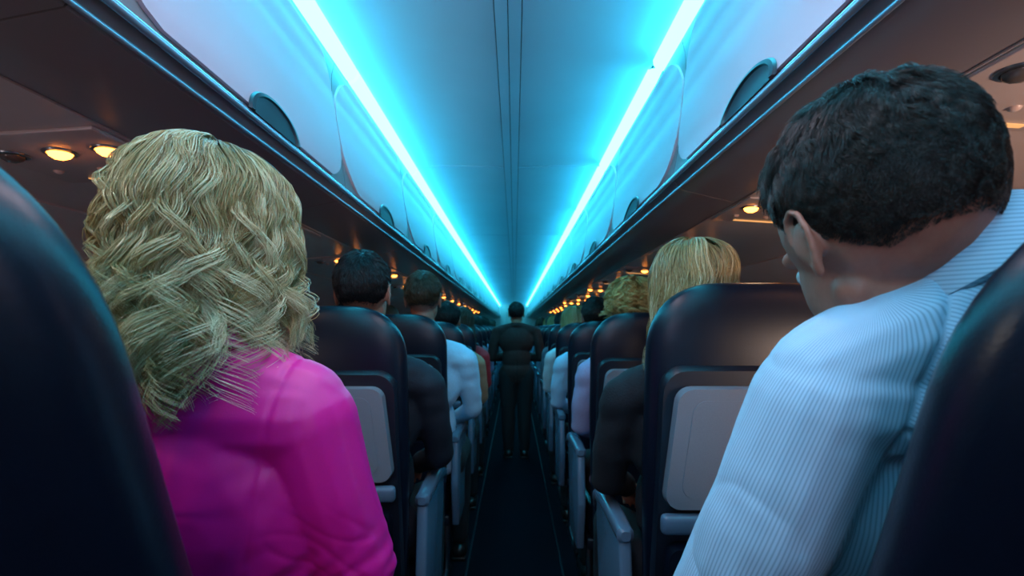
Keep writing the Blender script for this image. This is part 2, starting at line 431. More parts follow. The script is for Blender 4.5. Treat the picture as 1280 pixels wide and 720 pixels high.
# ------------------------------------------------------------------ people
def head_prims(bm,T,ears=True,female=False,ear=1.0):
    k=.93 if female else 1
    ell(bm,(0,-.012,.022),(.076,.095,.092),M4=T); ell(bm,(0,.035,-.035),(.060*k,.060,.080),M4=T)
    for s in (-1,1):
        cap(bm,(s*.042*k,.012,-.052),.019,(s*.012,.068,-.098),.018,T)
        ell(bm,(s*.032,.048,-.034),(.022,.026,.040),sub=2,M4=T)
        cap(bm,(s*.012,.083,.020),.010,(s*.040,.072,.022),.009,T)
        if ears:
            e=ear; cz=-.006
            ell(bm,(s*.077,-.006,cz-.004),(.006,.014*e,.024*e),rot=(0,0,s*rad(-6)),sub=2,M4=T)
            pts=[(.010,-.008),(.013,.014),(.005,.028),(-.010,.031),(-.021,.020),(-.023,.002),(-.016,-.016),(-.005,-.030)]
            P=[(( s*(.0785+max(0,.012-a)*.16),a*e*.9-.004,b*e+cz),.0036) for a,b in pts]
            chain(bm,P,T); ell(bm,(s*.0785,-.006,cz-.029*e),(.0045,.007,.009),sub=2,M4=T)
            chain(bm,[((s*.080,-.010,cz+.016),.0030),((s*.081,-.014,cz+.002),.0030),((s*.079,-.008,cz-.013),.0030)],T)
    cap(bm,(0,.088,.008),.008,(0,.100,-.026),.010,T); cap(bm,(-.008,.092,-.030),.0075,(.008,.092,-.030),.0075,T)
    cap(bm,(-.017,.086,-.060),.0065,(.017,.086,-.060),.0065,T); cap(bm,(-.013,.085,-.070),.0065,(.013,.085,-.070),.0065,T)
def eyes(T,parent):
    for s in (-1,1):
        bm=bmesh.new(); ell(bm,(s*.031,.0715,.000),(.0115,.0115,.0115),sub=2,M4=T); e=obj('eye',bm,M['eyew'],parent,sharp=False)
        bm=bmesh.new(); ell(bm,(s*.031,.0790,.000),(.0052,.0050,.0052),sub=2,M4=T); obj('iris',bm,M['eyed'],e,sharp=False)
def hand_prims(bm,w,d,up,side,T=None,curl=35):
    w=Vector(w); d=Vector(d).normalized(); up=Vector(up); up=(up-d*up.dot(d)).normalized(); rt=d.cross(up)*side
    for o in (-.026,-.009,.009,.026): cap(bm,w+rt*o*.6+d*.005,.014,w+d*.078+rt*o,.0115,T,10)
    for o,l in ((.028,.070),(.0095,.078),(-.0095,.072),(-.028,.056)):
        p=w+d*.080+rt*o; r=.0082
        for q,f in enumerate((.45,.32,.23)):
            a=rad(curl*(.5+q*.75)); dd=(d*math.cos(a)-up*math.sin(a)).normalized()
            n=p+dd*l*f; cap(bm,p,r,n,r*.9,T,10); p=n; r*=.9
    p=w+d*.022+rt*.028; q=p+(d*.6+rt*.75-up*.25).normalized()*.034; e=q+(d*.95+rt*.2-up*.35).normalized()*.028
    chain(bm,[(p,.012),(q,.0105),(e,.0085)],T)
def strand_arrays(P,R,tone,sides=3):
    S_,N_,_=P.shape
    T=np.gradient(P,axis=1); T/=np.linalg.norm(T,axis=2,keepdims=True)+1e-9
    ref=RNG.normal(size=(S_,1,3)); U=np.cross(T,ref); U/=np.linalg.norm(U,axis=2,keepdims=True)+1e-9; V=np.cross(T,U)
    a=np.arange(sides)*2*PI/sides
    vv=P[:,:,None,:]+R[:,:,None,None]*(U[:,:,None,:]*np.cos(a)[None,None,:,None]+V[:,:,None,:]*np.sin(a)[None,None,:,None])
    idx=np.arange(S_*N_*sides).reshape(S_,N_,sides); A=idx[:,:-1,:]; B=idx[:,1:,:]
    f=np.stack([A,np.roll(A,-1,2),np.roll(B,-1,2),B],-1).reshape(-1,4)
    tn=np.broadcast_to(tone[:,:,None],(S_,N_,sides)).reshape(-1)
    return vv.reshape(-1,3),f,tn
def mesh_from(vf,name,m,parent):
    vs=[];lp=[];st=[];tt=[];tn=[];o=0;n=0
    for v,f,tone in vf:
        v=np.asarray(v,dtype=np.float32); f=np.asarray(f,dtype=np.int32)
        vs.append(v); lp.append((f+o).ravel()); k=f.shape[1]; tn.append(np.asarray(tone,dtype=np.float32))
        st.append(n+np.arange(len(f))*k); tt.append(np.full(len(f),k)); n+=len(f)*k; o+=len(v)
    V=np.concatenate(vs); Lp=np.concatenate(lp); St=np.concatenate(st); Tt=np.concatenate(tt)
    me=bpy.data.meshes.new(name); me.vertices.add(len(V)); me.vertices.foreach_set('co',V.ravel())
    me.loops.add(len(Lp)); me.loops.foreach_set('vertex_index',Lp.astype(np.int32))
    me.polygons.add(len(St)); me.polygons.foreach_set('loop_start',St.astype(np.int32))
    try: me.polygons.foreach_set('loop_total',Tt.astype(np.int32))
    except Exception: pass
    me.update(calc_edges=True)
    a=me.attributes.new('tone','FLOAT','POINT'); a.data.foreach_set('value',np.concatenate(tn))
    return link(name,me,m,parent)
def bm_arr(bm,tone=.05):
    bmesh.ops.triangulate(bm,faces=bm.faces)
    bm.verts.index_update(); r=(np.array([v.co[:] for v in bm.verts]),np.array([[v.index for v in f.verts] for f in bm.faces]),np.full(len(bm.verts),tone)); bm.free(); return r
def smar(d):
    """height above the hairline in direction d (negative = bare skin)"""
    x,y,z=d
    if y<-.35: return z+.72
    if y<.12: return z+.72-(y+.35)*1.31
    if y<.24: return z+.30
    if y<.45: return z-.02-(y-.15)*1.6
    return z-.44
def short_hair(name,T,m,parent,n=3000,length=.026,lift=.006,seg=5,thick=.0011,wave=.0,center=(0,-.012,.020),rr=(.081,.101,.100),rnd=.12,low=.45,tex=1.2):
    dirs=[];mg=[]
    while len(dirs)<n:
        d=RNG.normal(size=3); d/=np.linalg.norm(d); q=smar(d)
        if q>0 and RNG.random()<.15+q/.16: dirs.append(d); mg.append(q)
    D=np.array(dirs); mg=np.clip(np.array(mg)[:,None]/.70,0,1); c=np.array(center); r=np.array(rr)
    nrm=D/r; nrm/=np.linalg.norm(nrm,axis=1,keepdims=True)
    root=c+D*r*(.945+.055*mg)
    crown=np.array([.15,-.50,.85]); fl=D-crown; fl-=nrm*np.sum(fl*nrm,1,keepdims=True); fl/=np.linalg.norm(fl,axis=1,keepdims=True)+1e-6
    fl+=RNG.normal(size=fl.shape)*rnd
    fl=fl+np.cross(nrm,fl)*.35
    cl=np.array([noise.noise(Vector(d*5)) for d in D])[:,None]; cl2=np.array([noise.noise(Vector(d*9+9)) for d in D])[:,None]
    fl=fl+np.cross(nrm,fl)*cl*1.2
    fl-=nrm*np.sum(fl*nrm,1,keepdims=True); fl/=np.linalg.norm(fl,axis=1,keepdims=True)+1e-6
    top=np.clip(D[:,2:3]*1.2+.15,0,1)
    front=np.clip((D[:,1:2]-.2)*2,0,1)
    Ls=length*(low+(1.1-low)*top)*(.75+.5*RNG.random((n,1)))*(1-.5*front)*(.30+.70*mg)
    t=np.linspace(0,1,seg)[None,:,None]
    lf=(lift*(.15+1.0*top)*np.clip(1+cl2*tex,.05,3)*(.08+.92*mg))[:,None,:]+RNG.random((n,1,1))*.0016*(.25+.75*mg[:,None,:])
    P=root[:,None,:]+fl[:,None,:]*(Ls[:,None,:]*t)+nrm[:,None,:]*(lf*(1-(1-t)**2)-(Ls[:,None,:]*t)**2/(2*.088))
    if wave: P=P+np.cross(nrm,fl)[:,None,:]*wave*np.sin(t*5+cl[:,None,:]*9)
    Tm=np.array(T); P=P@Tm[:3,:3].T+Tm[:3,3]; sc=T.to_scale()[0]
    R=np.broadcast_to((thick*(1-.75*np.linspace(0,1,seg)))[None,:]*sc,(n,seg))
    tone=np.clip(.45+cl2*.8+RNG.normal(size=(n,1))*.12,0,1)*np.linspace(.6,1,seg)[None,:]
    va=strand_arrays(P,R,tone)
    bm=bmesh.new(); bmesh.ops.create_icosphere(bm,subdivisions=5,radius=1)
    kill=[v for v in bm.verts if smar(v.co)<.06]; bmesh.ops.delete(bm,geom=kill,context='VERTS')
    for v in bm.verts:
        q=v.co.copy(); h=.944+.055*min(1,max(0,smar(q)/.70))
        v.co=T@Vector((center[0]+q.x*rr[0]*h,center[1]+q.y*rr[1]*h,center[2]+q.z*rr[2]*h))
    return mesh_from([bm_arr(bm,0),va],name,m,parent)
def long_hair(name,T,m,parent,guides=120,sub=18,drop=(.10,.20),vol=1.22,wav=.014,wl=.085,seg=24,thick=.0010,clump=.013,seed=1,flare=(-.12,.18),tipcurl=.5,curls=0,tvar=.24,frontdrop=.75,jit=.003,taper=.62,leftdrop=1.0,radial=.45,coh=0):
    rg=np.random.default_rng(seed); P=[]; R=[]; TN=[]
    c=np.array((0,-.012,.020)); rr=np.array((.084,.104,.102))
    t=np.linspace(0,1,seg)
    for g in range(guides+curls):
        curl=g>=guides
        ph=rg.uniform(0,2*PI) if not curl else rg.uniform(rad(215),rad(395))
        fr=math.cos(ph-PI/2)
        th0=math.acos(1-rg.random()*(.85 if fr<.5 else .25)); th1=rad(98)
        if fr>.62: ph+= .75*np.sign(math.sin(ph-PI/2+1e-3))
        lay=1-th0/rad(80); infl=1.05+(vol-1.05)*(.35+.65*lay)
        back=max(0,-math.cos(ph-PI/2))
        dr=rg.uniform(*drop)*(frontdrop+(1.1-frontdrop)*back)
        lf_=max(0,min(1,(-math.cos(ph)-.1)/.5)); dr*=1-(1-leftdrop)*lf_
        if curl: dr=drop[1]*rg.uniform(.70,1.12)*(1-(1-leftdrop)*lf_); infl=vol+.03
        arc=(th1-th0)*.11; L=arc+dr; tau=max(.12,arc/L)
        phase=rg.uniform(0,2*PI); hand=1 if rg.random()<.5 else -1
        if coh and not curl:
            phase=phase*(1-coh)+9*coh*noise.noise(Vector((math.cos(ph)*.9,math.sin(ph)*.9,lay*.8+seed))); hand=1
        # phase counted from the tip of the arc so that crests of neighbouring locks line up in height
        am=wav*rg.uniform(.7,1.25)*(1.2 if curl else 1); k=2*PI/(wl*(rg.uniform(.8,1.25) if not coh else rg.uniform(.92,1.1))*(.75 if curl else 1)); sw=rg.uniform(-.22,.22); fl=rg.uniform(*flare); cur=rg.uniform(-.02,.02)
        tone=float(np.clip(rg.normal(.48+(.12 if curl else 0),tvar),.02,.95))
        for q in range(sub//3 if curl else sub):
            u=np.clip(t/tau,0,1); th=th0+(th1-th0)*u; p_=ph+sw*t
            d=np.stack([np.sin(th)*np.cos(p_),np.sin(th)*np.sin(p_),np.cos(th)],1)
            inf_=1.02+(infl-1.02)*np.clip(u*1.8+.25*lay,0,1)
            pos=c+d*rr*inf_[:,None]
            w=np.clip((t-tau)/(1-tau),0,1)
            jl=1+rg.uniform(-.12,.12)
            pos[:,2]-=w*dr*jl
            rad_=np.stack([np.cos(p_),np.sin(p_),0*p_],1); tan_=np.stack([-np.sin(p_),np.cos(p_),0*p_],1)
            pos+=rad_*(fl*w*dr*.8+cur*w**3)[:,None]
            s=(t-tau)*L; a=am*np.clip((t-.10)/.45,0,1)*rg.uniform(.9,1.1)*(1+tipcurl*w)
            pj=rg.uniform(-.15,.15); rw=(1.0 if curl else radial)+.5*w**2
            pos+=rad_*(a*rw*np.sin(k*s+phase+pj))[:,None]+tan_*(a*1.1*hand*np.cos(k*s+phase+pj))[:,None]
            ca=rg.uniform(0,2*PI); cr=clump*(.5 if curl else 1)*math.sqrt(rg.random())*(1-taper*t**1.3)*(.6+.8*np.sin(np.clip(t*2.2,0,1)*PI/2))
            pos+=tan_*(math.cos(ca)*cr*1.25)[:,None]+rad_*(math.sin(ca)*cr*.45)[:,None]
            pos+=tan_*(rg.uniform(-jit,jit)*np.sin(t*9+rg.uniform(0,6)))[:,None]+rad_*(rg.uniform(-jit,jit)*.7*np.sin(t*11+rg.uniform(0,6)))[:,None]
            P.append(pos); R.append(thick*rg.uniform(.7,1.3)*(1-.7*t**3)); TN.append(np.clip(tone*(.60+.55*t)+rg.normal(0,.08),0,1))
    P=np.array(P); R=np.array(R)*T.to_scale()[0]
    Tm=np.array(T); P=P@Tm[:3,:3].T+Tm[:3,3]
    va=strand_arrays(P,R,np.array(TN))
    bm=bmesh.new(); bmesh.ops.create_icosphere(bm,subdivisions=4,radius=1)
    kill=[v for v in bm.verts if v.co.y>.45 and v.co.z<.5]; bmesh.ops.delete(bm,geom=kill,context='VERTS')
    for v in bm.verts:
        q=v.co.copy(); z=q.z*rr[2]*1.03; f=1.03
        if q.z<0: z*=1+ (drop[0]/.10)*.75; f=1.03-.10*(-q.z)+ .25*(1-math.sqrt(max(0,1-q.z*q.z)))
        lo=math.sqrt(max(0.0,1-q.z*q.z)); k_=1 if q.z>0 else (1/max(.25,lo))**.75
        v.co=T@Vector((c[0]+q.x*rr[0]*f*k_,c[1]+q.y*rr[1]*f*k_*.96,c[2]+z))
    return mesh_from([bm_arr(bm),va],name,m,parent)

def TR(loc,yaw=0,pitch=0,roll=0,sc=1):
    return Matrix.Translation(Vector(loc))@Matrix.Rotation(rad(yaw),4,'Z')@Matrix.Rotation(rad(roll),4,'Y')@Matrix.Rotation(rad(-pitch),4,'X')@Matrix.Diagonal((sc,sc,sc,1))
def foot(bm,x,y,z=.0,inf=0):
    chain(bm,[((x,y-.05,z+.045),.036+inf),((x,y+.06,z+.040),.036+inf),((x,y+.15,z+.030),.028+inf)])
def seated(female):
    w=.92 if female else 1
    torso=lambda bm,i:( ell(bm,(0,.0,.66),(.165+i,.125+i,.10+i)), ell(bm,(0,-.02,.83),(.135*w+i,.10+i,.16+i)), ell(bm,(0,-.06,1.03),(.165*w+i,.11+i,.17+i)),
        cap(bm,(-.15*w,-.07,1.14),.058+i,(.15*w,-.07,1.14),.058+i), cap(bm,(0,-.075,1.19),.050+i,(.13*w,-.07,1.16),.045+i), cap(bm,(0,-.075,1.19),.050+i,(-.13*w,-.07,1.16),.045+i))
    arms=lambda bm,i:[chain(bm,[((s*.188*w,-.07,1.125),.051),((s*.210*w,-.02,.99),.042),((s*.215*w,.03,.890),.037),((s*.17*w,.15,.85),.033),((s*.11*w,.26,.80),.027)],inf=i) for s in (-1,1)]
    legs=lambda bm,i:[chain(bm,[((s*.09,.02,.645),.088),((s*.10,.25,.64),.072),((s*.11,.42,.62),.058),((s*.11,.44,.42),.055),((s*.11,.45,.12),.038)],inf=i) for s in (-1,1)]
    HT=TR((0,-.07,1.405),pitch=6)
    t=thing('person','x','person')
    bm=bmesh.new(); torso(bm,0); arms(bm,0); legs(bm,0)
    cap(bm,(0,-.085,1.18),.054*w,(0,-.075,1.33),.050*w); head_prims(bm,HT,female=female)
    for s in (-1,1):
        hand_prims(bm,(s*.11*w,.26,.80),(-s*.40,.85,-.50),(0,.3,1),-s); foot(bm,s*.11,.47)
    remesh(bm,'body',M['skin'],t,.0055,3); eyes(HT,t)
    bm=bmesh.new(); torso(bm,.010); arms(bm,.010); remesh(bm,'shirt',M['black'],t,.009,3,fn=lambda c:.006*noise.noise(Vector((c.x*9,c.y*9,c.z*22))))
    bm=bmesh.new(); legs(bm,.011); ell(bm,(0,.01,.655),(.178,.14,.11)); remesh(bm,'trousers',M['trouser'],t,.010,3)
    for s in (-1,1):
        bm=bmesh.new(); foot(bm,s*.11,.47,inf=.008); rbox(bm,(s*.11,.51,.010),(.075,.26,.02),.006); obj('shoe',bm,M['shoe'],t)
    return t,HT
pm,HTm=seated(False); pf,HTf=seated(True)
hm=short_hair('hair',HTm,M['h_dark'],pm,n=4500,thick=.0013)
hf=long_hair('hair',HTf,M['h_blond'],pf,guides=150,sub=26,drop=(.10,.23),wav=.008,wl=.13,thick=.0007,seg=18,vol=1.22,seed=4,clump=.014,tvar=.17,taper=.6,frontdrop=1.0,coh=.5,flare=(-.05,.12))
hc=long_hair('hair',HTf,M['h_gold'],None,guides=190,sub=10,drop=(.005,.05),wav=.011,wl=.042,thick=.0011,seg=18,vol=1.25,seed=8,tvar=.15,radial=1.0)
def person(proto,x,y,lab,top,hair,skin=None,hairmesh=None,sc=1,rz=0,g='seated passengers'):
    r=dup(proto,(x,y,0),lab,g,rz=rz); r.scale=(sc,sc,sc)
    for c in r.children:
        n=c.name.split('.')[0]
        def setm(m):
            c.material_slots[0].link='OBJECT'; c.material_slots[0].material=m
        if n=='hair':
            if hairmesh: c.data=hairmesh
            setm(hair)
        if n=='shirt': setm(top)
        if n=='body' and skin: setm(skin)
    return r
lb=cloth('light blue shirt',(.42,.62,.78)); lav=cloth('lavender shirt',(.36,.36,.56)); red=cloth('red top',(.5,.02,.03)); tan=cloth('tan top',(.42,.20,.11))
gry=cloth('grey shirt',(.12,.13,.16)); wht=cloth('white shirt',(.6,.62,.65)); nav=cloth('navy jumper',(.004,.007,.016))
off=.13
tab=[
 (pm,-1,1,-.470,'seated person with black hair in dark jacket, first row beyond the woman in pink',nav,M['h_black'],None,None,1.025,0),
 (pm,-1,2,-.435,'seated person in light blue shirt with short brown hair, arm towards the aisle',lb,M['h_brown'],None,None,1.045,0),
 (pm,-1,3,-.43,'seated person in tan top left of the aisle, just beyond the light blue shirt',tan,M['h_black'],M['skin_tan'],None,.98,0),
 (pf,-1,4,-.43,'seated person in red top with brown hair left of the aisle',red,M['h_brown'],None,None,.98,0),
 (pm,-1,5,-.50,'seated person in grey shirt left of the aisle, fifth row',gry,M['h_dark'],None,None,.98,0),
 (pf,1,1,.465,'seated person with long blonde hair in black jacket, elbow over aisle armrest',M['black'],M['h_blond'],None,None,1.02,0),
 (pf,1,2,.50,'seated person with curly golden hair and lavender top, right of the aisle',lav,M['h_gold'],None,hc.data,1.01,0),
 (pm,1,3,.48,'seated person with dark hair and pale blue shirt, right of the aisle',lb,M['h_dark'],None,None,.99,0),
 (pf,1,4,.46,'seated person with blonde hair and white top, fourth row right of the aisle',wht,M['h_blond'],None,None,.98,0),
 (pm,1,5,.50,'seated person in grey shirt right of the aisle, fifth row',gry,M['h_brown'],None,None,.98,0),
 (pm,-1,2,-1.055,'seated person with dark hair in left middle seat, seen past the blonde curls',nav,M['h_dark'],None,None,.99,0),
 (pm,-1,3,-1.055,'seated person in grey in the left middle seat, third row',gry,M['h_black'],None,None,.99,0),
 (pf,-1,4,-1.04,'seated person with brown hair in the left middle seat, fourth row',nav,M['h_brown'],None,None,.99,0),
 (pm,1,3,1.055,'seated person with dark hair in the right middle seat, third row',nav,M['h_dark'],None,None,.99,0),
 (pf,1,4,1.05,'seated person with golden hair in the right middle seat, fourth row',nav,M['h_gold'],None,hc.data,.98,0),
]
for p,s,r,x,lab,top,hr,sk,hmesh,sc,rz in tab:
    person(p,x,(LY if s<0 else RY)[r]+off,lab,top,hr,sk,hmesh,sc,rz)
tops=[nav,gry,wht,lb,M['black'],lav]; hrs=[M['h_dark'],M['h_brown'],M['h_blond'],M['h_gold'],M['h_black']]
for s,YS,side in ((-1,LY,'left'),(1,RY,'right')):
    for r in range(6,13):
        f=random.random()<.45
        person(pf if f else pm,s*random.uniform(.46,.55),YS[r]+off,'tiny distant seated passenger far along the %s side of the aisle'%side,random.choice(tops),random.choice(hrs[:4] if f else hrs),None,None,random.uniform(.96,1.0),0,g='distant passengers on the %s'%side)
for root in (pm,pf):
    for o in list(root.children_recursive)+[root]: bpy.data.objects.remove(o)
bpy.data.objects.remove(hc)

# woman in pink ---------------------------------------------------------------
t=thing('person','seated woman with wavy blonde hair in a bright magenta blazer','person',(-.40,.86,0))
O=Vector((-.40,.86,0))
def rel(p): return tuple(Vector(p)-O)
W_t=lambda bm,i:( ell(bm,rel((-.44,.88,.68)),(.17+i,.13+i,.10+i)), ell(bm,rel((-.41,.78,.88)),(.135+i,.10+i,.17+i),rot=(rad(18),0,0)), ell(bm,rel((-.375,.665,1.11)),(.155+i,.105+i,.17+i),rot=(rad(12),0,0)),
    cap(bm,rel((-.51,.62,1.225)),.055+i,rel((-.265,.62,1.222)),.053+i), cap(bm,rel((-.37,.61,1.285)),.040+i,rel((-.255,.62,1.240)),.040+i), cap(bm,rel((-.37,.61,1.285)),.040+i,rel((-.50,.62,1.245)),.046+i))
W_a=lambda bm,i:( chain(bm,[(rel((-.250,.62,1.218)),.050),(rel((-.230,.635,1.13)),.045),(rel((-.205,.67,1.02)),.040),(rel((-.235,.79,.95)),.036),(rel((-.30,.92,.90)),.027)],inf=i),
    chain(bm,[(rel((-.525,.62,1.218)),.056),(rel((-.565,.65,1.12)),.048),(rel((-.60,.70,1.00)),.043),(rel((-.55,.82,.94)),.037),(rel((-.46,.93,.90)),.027)],inf=i))
W_l=lambda bm,i:[chain(bm,[(rel((-.44+s*.09,.90,.66)),.088),(rel((-.44+s*.10,1.10,.65)),.072),(rel((-.44+s*.10,1.27,.62)),.058),(rel((-.44+s*.10,1.28,.4)),.052),(rel((-.44+s*.10,1.26,.12)),.037)],inf=i) for s in (-1,1)]
HT=TR(rel((-.385,.665,1.440)),yaw=-4,pitch=6,roll=-2)
bm=bmesh.new(); W_t(bm,0); W_a(bm,0); W_l(bm,0); cap(bm,rel((-.372,.605,1.26)),.045,rel((-.384,.65,1.385)),.045); head_prims(bm,HT,female=True)
hand_prims(bm,rel((-.30,.92,.90)),(-.5,.8,-.3),(0,.3,1),-1); hand_prims(bm,rel((-.46,.93,.90)),(.5,.8,-.3),(0,.3,1),1)
for s in (-1,1): foot(bm,*rel((-.44+s*.10,1.28,0))[:2])
remesh(bm,'body',M['skin'],t,.0045,3); eyes(HT,t)
def ridge(v,p=1.0): return max(0,1-abs(noise.noise(v))*5)**p
def wfold(c):
    w=c+O; v=.001*noise.noise(Vector((w.x*8,w.y*8,w.z*14)))
    arm=1/(1+math.exp(-(w.x+.29)/.008)) 
    el=math.exp(-((w.z-1.02)/.045)**2)
    v+=(.005*arm+.0006)*el*noise.noise(Vector((w.x*10+w.z*8,w.y*8,w.z*54-w.x*34)))
    v-=.0018*arm*ridge(Vector((w.x*9-w.z*5,w.y*7,w.z*22+w.x*18)),2)*math.exp(-((w.z-1.05)/.06)**2)
    v-=.0006*(1-arm)*ridge(Vector((w.x*7+w.z*10,w.y*7,w.z*7-w.x*9)),2)*(1 if w.z<1.2 else .3)
    v+=.0010*math.sin(w.z*120-w.x*70)*math.exp(-((w.x+.285)/.03)**2)*math.exp(-((w.z-1.15)/.03)**2)
    d=abs(w.x+.372+ (1.25-w.z)*.06)
    if w.y<.66: v-=.0010*math.exp(-(d/.003)**2)
    sx=-.276+ (w.z-1.2)*.20
    if w.z>1.0: v-=.0018*math.exp(-((w.x-sx)/.0035)**2)
    return v
bm=bmesh.new(); W_t(bm,.011); W_a(bm,.009); cap(bm,rel((-.290,.615,1.238)),.052,rel((-.247,.62,1.234)),.046); ell(bm,rel((-.525,.62,1.225)),(.066,.07,.064))
bl=remesh(bm,'blazer',M['pink'],t,.0034,11,fn=wfold)
bm=bmesh.new(); V=[]
for k,(r,h) in enumerate(((.060,-.01),(.056,.012),(.059,.016),(.070,.0),(.074,-.008))):
    V.append([bm.verts.new(Vector(rel((-.372,.615,1.305)))+Vector((r*math.cos(a),r*.9*math.sin(a),h-.02*math.sin(a)))) for a in [rad(150+240*j/30) for j in range(31)]])
for A,B in zip(V,V[1:]):
    for j in range(30): bm.faces.new((A[j],A[j+1],B[j+1],B[j]))
obj('lapel_collar',bm,M['pink'],bl)
bm=bmesh.new(); W_l(bm,.011); ell(bm,rel((-.44,.885,.675)),(.182,.145,.11)); remesh(bm,'trousers',M['trouser'],t,.010,3)
for s in (-1,1):
    bm=bmesh.new(); p=rel((-.44+s*.10,1.28,0)); foot(bm,p[0],p[1],inf=.008); obj('shoe',bm,M['shoe'],t)
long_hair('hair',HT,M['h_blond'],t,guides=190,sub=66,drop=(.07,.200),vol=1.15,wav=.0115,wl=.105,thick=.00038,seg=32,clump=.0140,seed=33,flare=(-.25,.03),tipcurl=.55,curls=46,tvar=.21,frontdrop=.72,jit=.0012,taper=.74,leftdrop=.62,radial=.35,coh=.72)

# man in striped shirt ----------------------------------------------------------
O2=Vector((.48,.84,0))
def rl(p): return tuple(Vector(p)-O2)
t=thing('person','seated man with short dark hair in a pale blue striped shirt, head bowed','person',tuple(O2))
sh_l,el_l=(.300,.50,1.258),(.238,.60,.985)
M_t=lambda bm,i:( ell(bm,rl((.49,.86,.68)),(.18+i,.14+i,.11+i)), ell(bm,rl((.485,.74,.90)),(.155+i,.115+i,.19+i),rot=(rad(25),0,0)), ell(bm,rl((.465,.575,1.17)),(.185+i,.115+i,.18+i),rot=(rad(22),0,0)),
    cap(bm,rl((.310,.50,1.264)),.054+i,rl((.61,.50,1.28)),.062+i), cap(bm,rl((.455,.452,1.370)),.050+i,rl((.300,.495,1.284)),.040+i), cap(bm,rl((.455,.455,1.375)),.052+i,rl((.60,.495,1.29)),.050+i))
M_a=lambda bm,i:( chain(bm,[(rl(sh_l),.052),(rl((.268,.535,1.13)),.052),(rl(el_l),.050),(rl((.29,.76,.93)),.043),(rl((.38,.90,.93)),.031)],inf=i),
    chain(bm,[(rl((.64,.50,1.27)),.062),(rl((.69,.54,1.13)),.056),(rl((.71,.62,1.0)),.048),(rl((.64,.77,.94)),.042),(rl((.55,.90,.93)),.031)],inf=i))
M_l=lambda bm,i:[chain(bm,[(rl((.49+s*.09,.87,.66)),.092),(rl((.49+s*.11,1.03,.65)),.076),(rl((.49+s*.12,1.13,.63)),.060),(rl((.49+s*.12,1.10,.42)),.056),(rl((.49+s*.12,1.05,.12)),.040)],inf=i) for s in (-1,1)]
HT=TR(rl((.356,.500,1.428)),yaw=4,pitch=28,roll=-10,sc=1.07)
bm=bmesh.new(); M_t(bm,0); M_a(bm,0); M_l(bm,0)
chain(bm,[(rl((.450,.47,1.33)),.050),(rl((.400,.492,1.375)),.050),(rl((.365,.505,1.420)),.052)])
head_prims(bm,HT,ear=.98)
hand_prims(bm,rl((.38,.90,.93)),(.4,.8,-.3),(0,.3,1),1); hand_prims(bm,rl((.55,.90,.93)),(-.4,.8,-.3),(0,.3,1),-1)
for s in (-1,1): foot(bm,*rl((.49+s*.12,1.04,0))[:2])
remesh(bm,'body',M['skin'],t,.0030,7); eyes(HT,t)
SEAM=lambda w:.338+(w.z-1.25)*.22
def mfold(c):
    w=c+O2; v=.0022*noise.noise(Vector((w.x*7,w.y*7,w.z*9+w.x*9)))+.0010*noise.noise(Vector((w.x*16-w.z*12,w.y*10,w.z*26+w.x*22)))
    v+=.0024*noise.noise(Vector((w.x*34+w.z*9,w.y*20,w.z*4)))*(1 if w.z<1.22 else .3)
    v-=.0013*ridge(Vector((w.x*9+w.z*5,w.y*6,w.z*4-w.x*5)),2.2)*(1 if w.z<1.20 else .3)
    yk=1.235+ (w.x-.30)*.10
    if w.y<.56 and w.x>.335: v-=.0026*math.exp(-((w.z-yk)/.0035)**2)
    if w.z>1.08: v-=.0036*math.exp(-((w.x-SEAM(w))/.0035)**2)
    return v
A=Vector(rl(sh_l)); B=Vector(rl(el_l)); ax=(B-A).normalized(); sd=Vector((1,0,0)); sd=(sd-ax*sd.dot(ax)).normalized(); n2=ax.cross(sd)
A=A-ax*.09
def sval(co):
    w=co+O2
    if w.x<SEAM(w):
        d=co-A; return math.atan2(d.dot(n2),-d.dot(sd))*.062
    elif w.z>1.235+(w.x-.30)*.10 and w.y<.56: return w.x*.45+w.z*.85
    return w.x+.08*w.z
bm=bmesh.new(); M_t(bm,.013); M_a(bm,.013); ell(bm,rl((.306,.502,1.256)),(.060,.068,.056))
sh=remesh(bm,'shirt',M['stripe'],t,.0034,9,fn=mfold,pre=sval)
bm=bmesh.new(); V=[]
Cc=Matrix.Translation(Vector(rl((.420,.485,1.394))))@Matrix.Rotation(rad(-32),4,'Y')@Matrix.Rotation(rad(-14),4,'X')
for r,h in ((.064,-.022),(.060,.022),(.063,.030),(.070,.024),(.086,-.014),(.083,-.018),(.066,.012)):
    V.append([bm.verts.new(Cc@Vector((r*math.cos(a),r*math.sin(a),h))) for a in [2*PI*j/48 for j in range(48)]])
for P_,Q_ in zip(V,V[1:]):
    for j in range(48): bm.faces.new((P_[j],P_[(j+1)%48],Q_[(j+1)%48],Q_[j]))
co=obj('collar',bm,M['stripe'],sh)
ac=co.data.attributes.new('stripe','FLOAT','POINT'); ac.data.foreach_set('value',[v.co.z*.9 for v in co.data.vertices])
bm=bmesh.new(); M_l(bm,.011); ell(bm,rl((.49,.865,.675)),(.192,.155,.12)); remesh(bm,'trousers',M['trouser'],t,.010,3)
for s in (-1,1):
    bm=bmesh.new(); p=rl((.49+s*.12,1.04,0)); foot(bm,p[0],p[1],inf=.008); obj('shoe',bm,M['shoe'],t)
short_hair('hair',HT,M['h_dark'],t,n=60000,length=.028,lift=.007,seg=6,thick=.00045,wave=.0012,rnd=.09,low=.22,rr=(.080,.100,.098),tex=1.4)

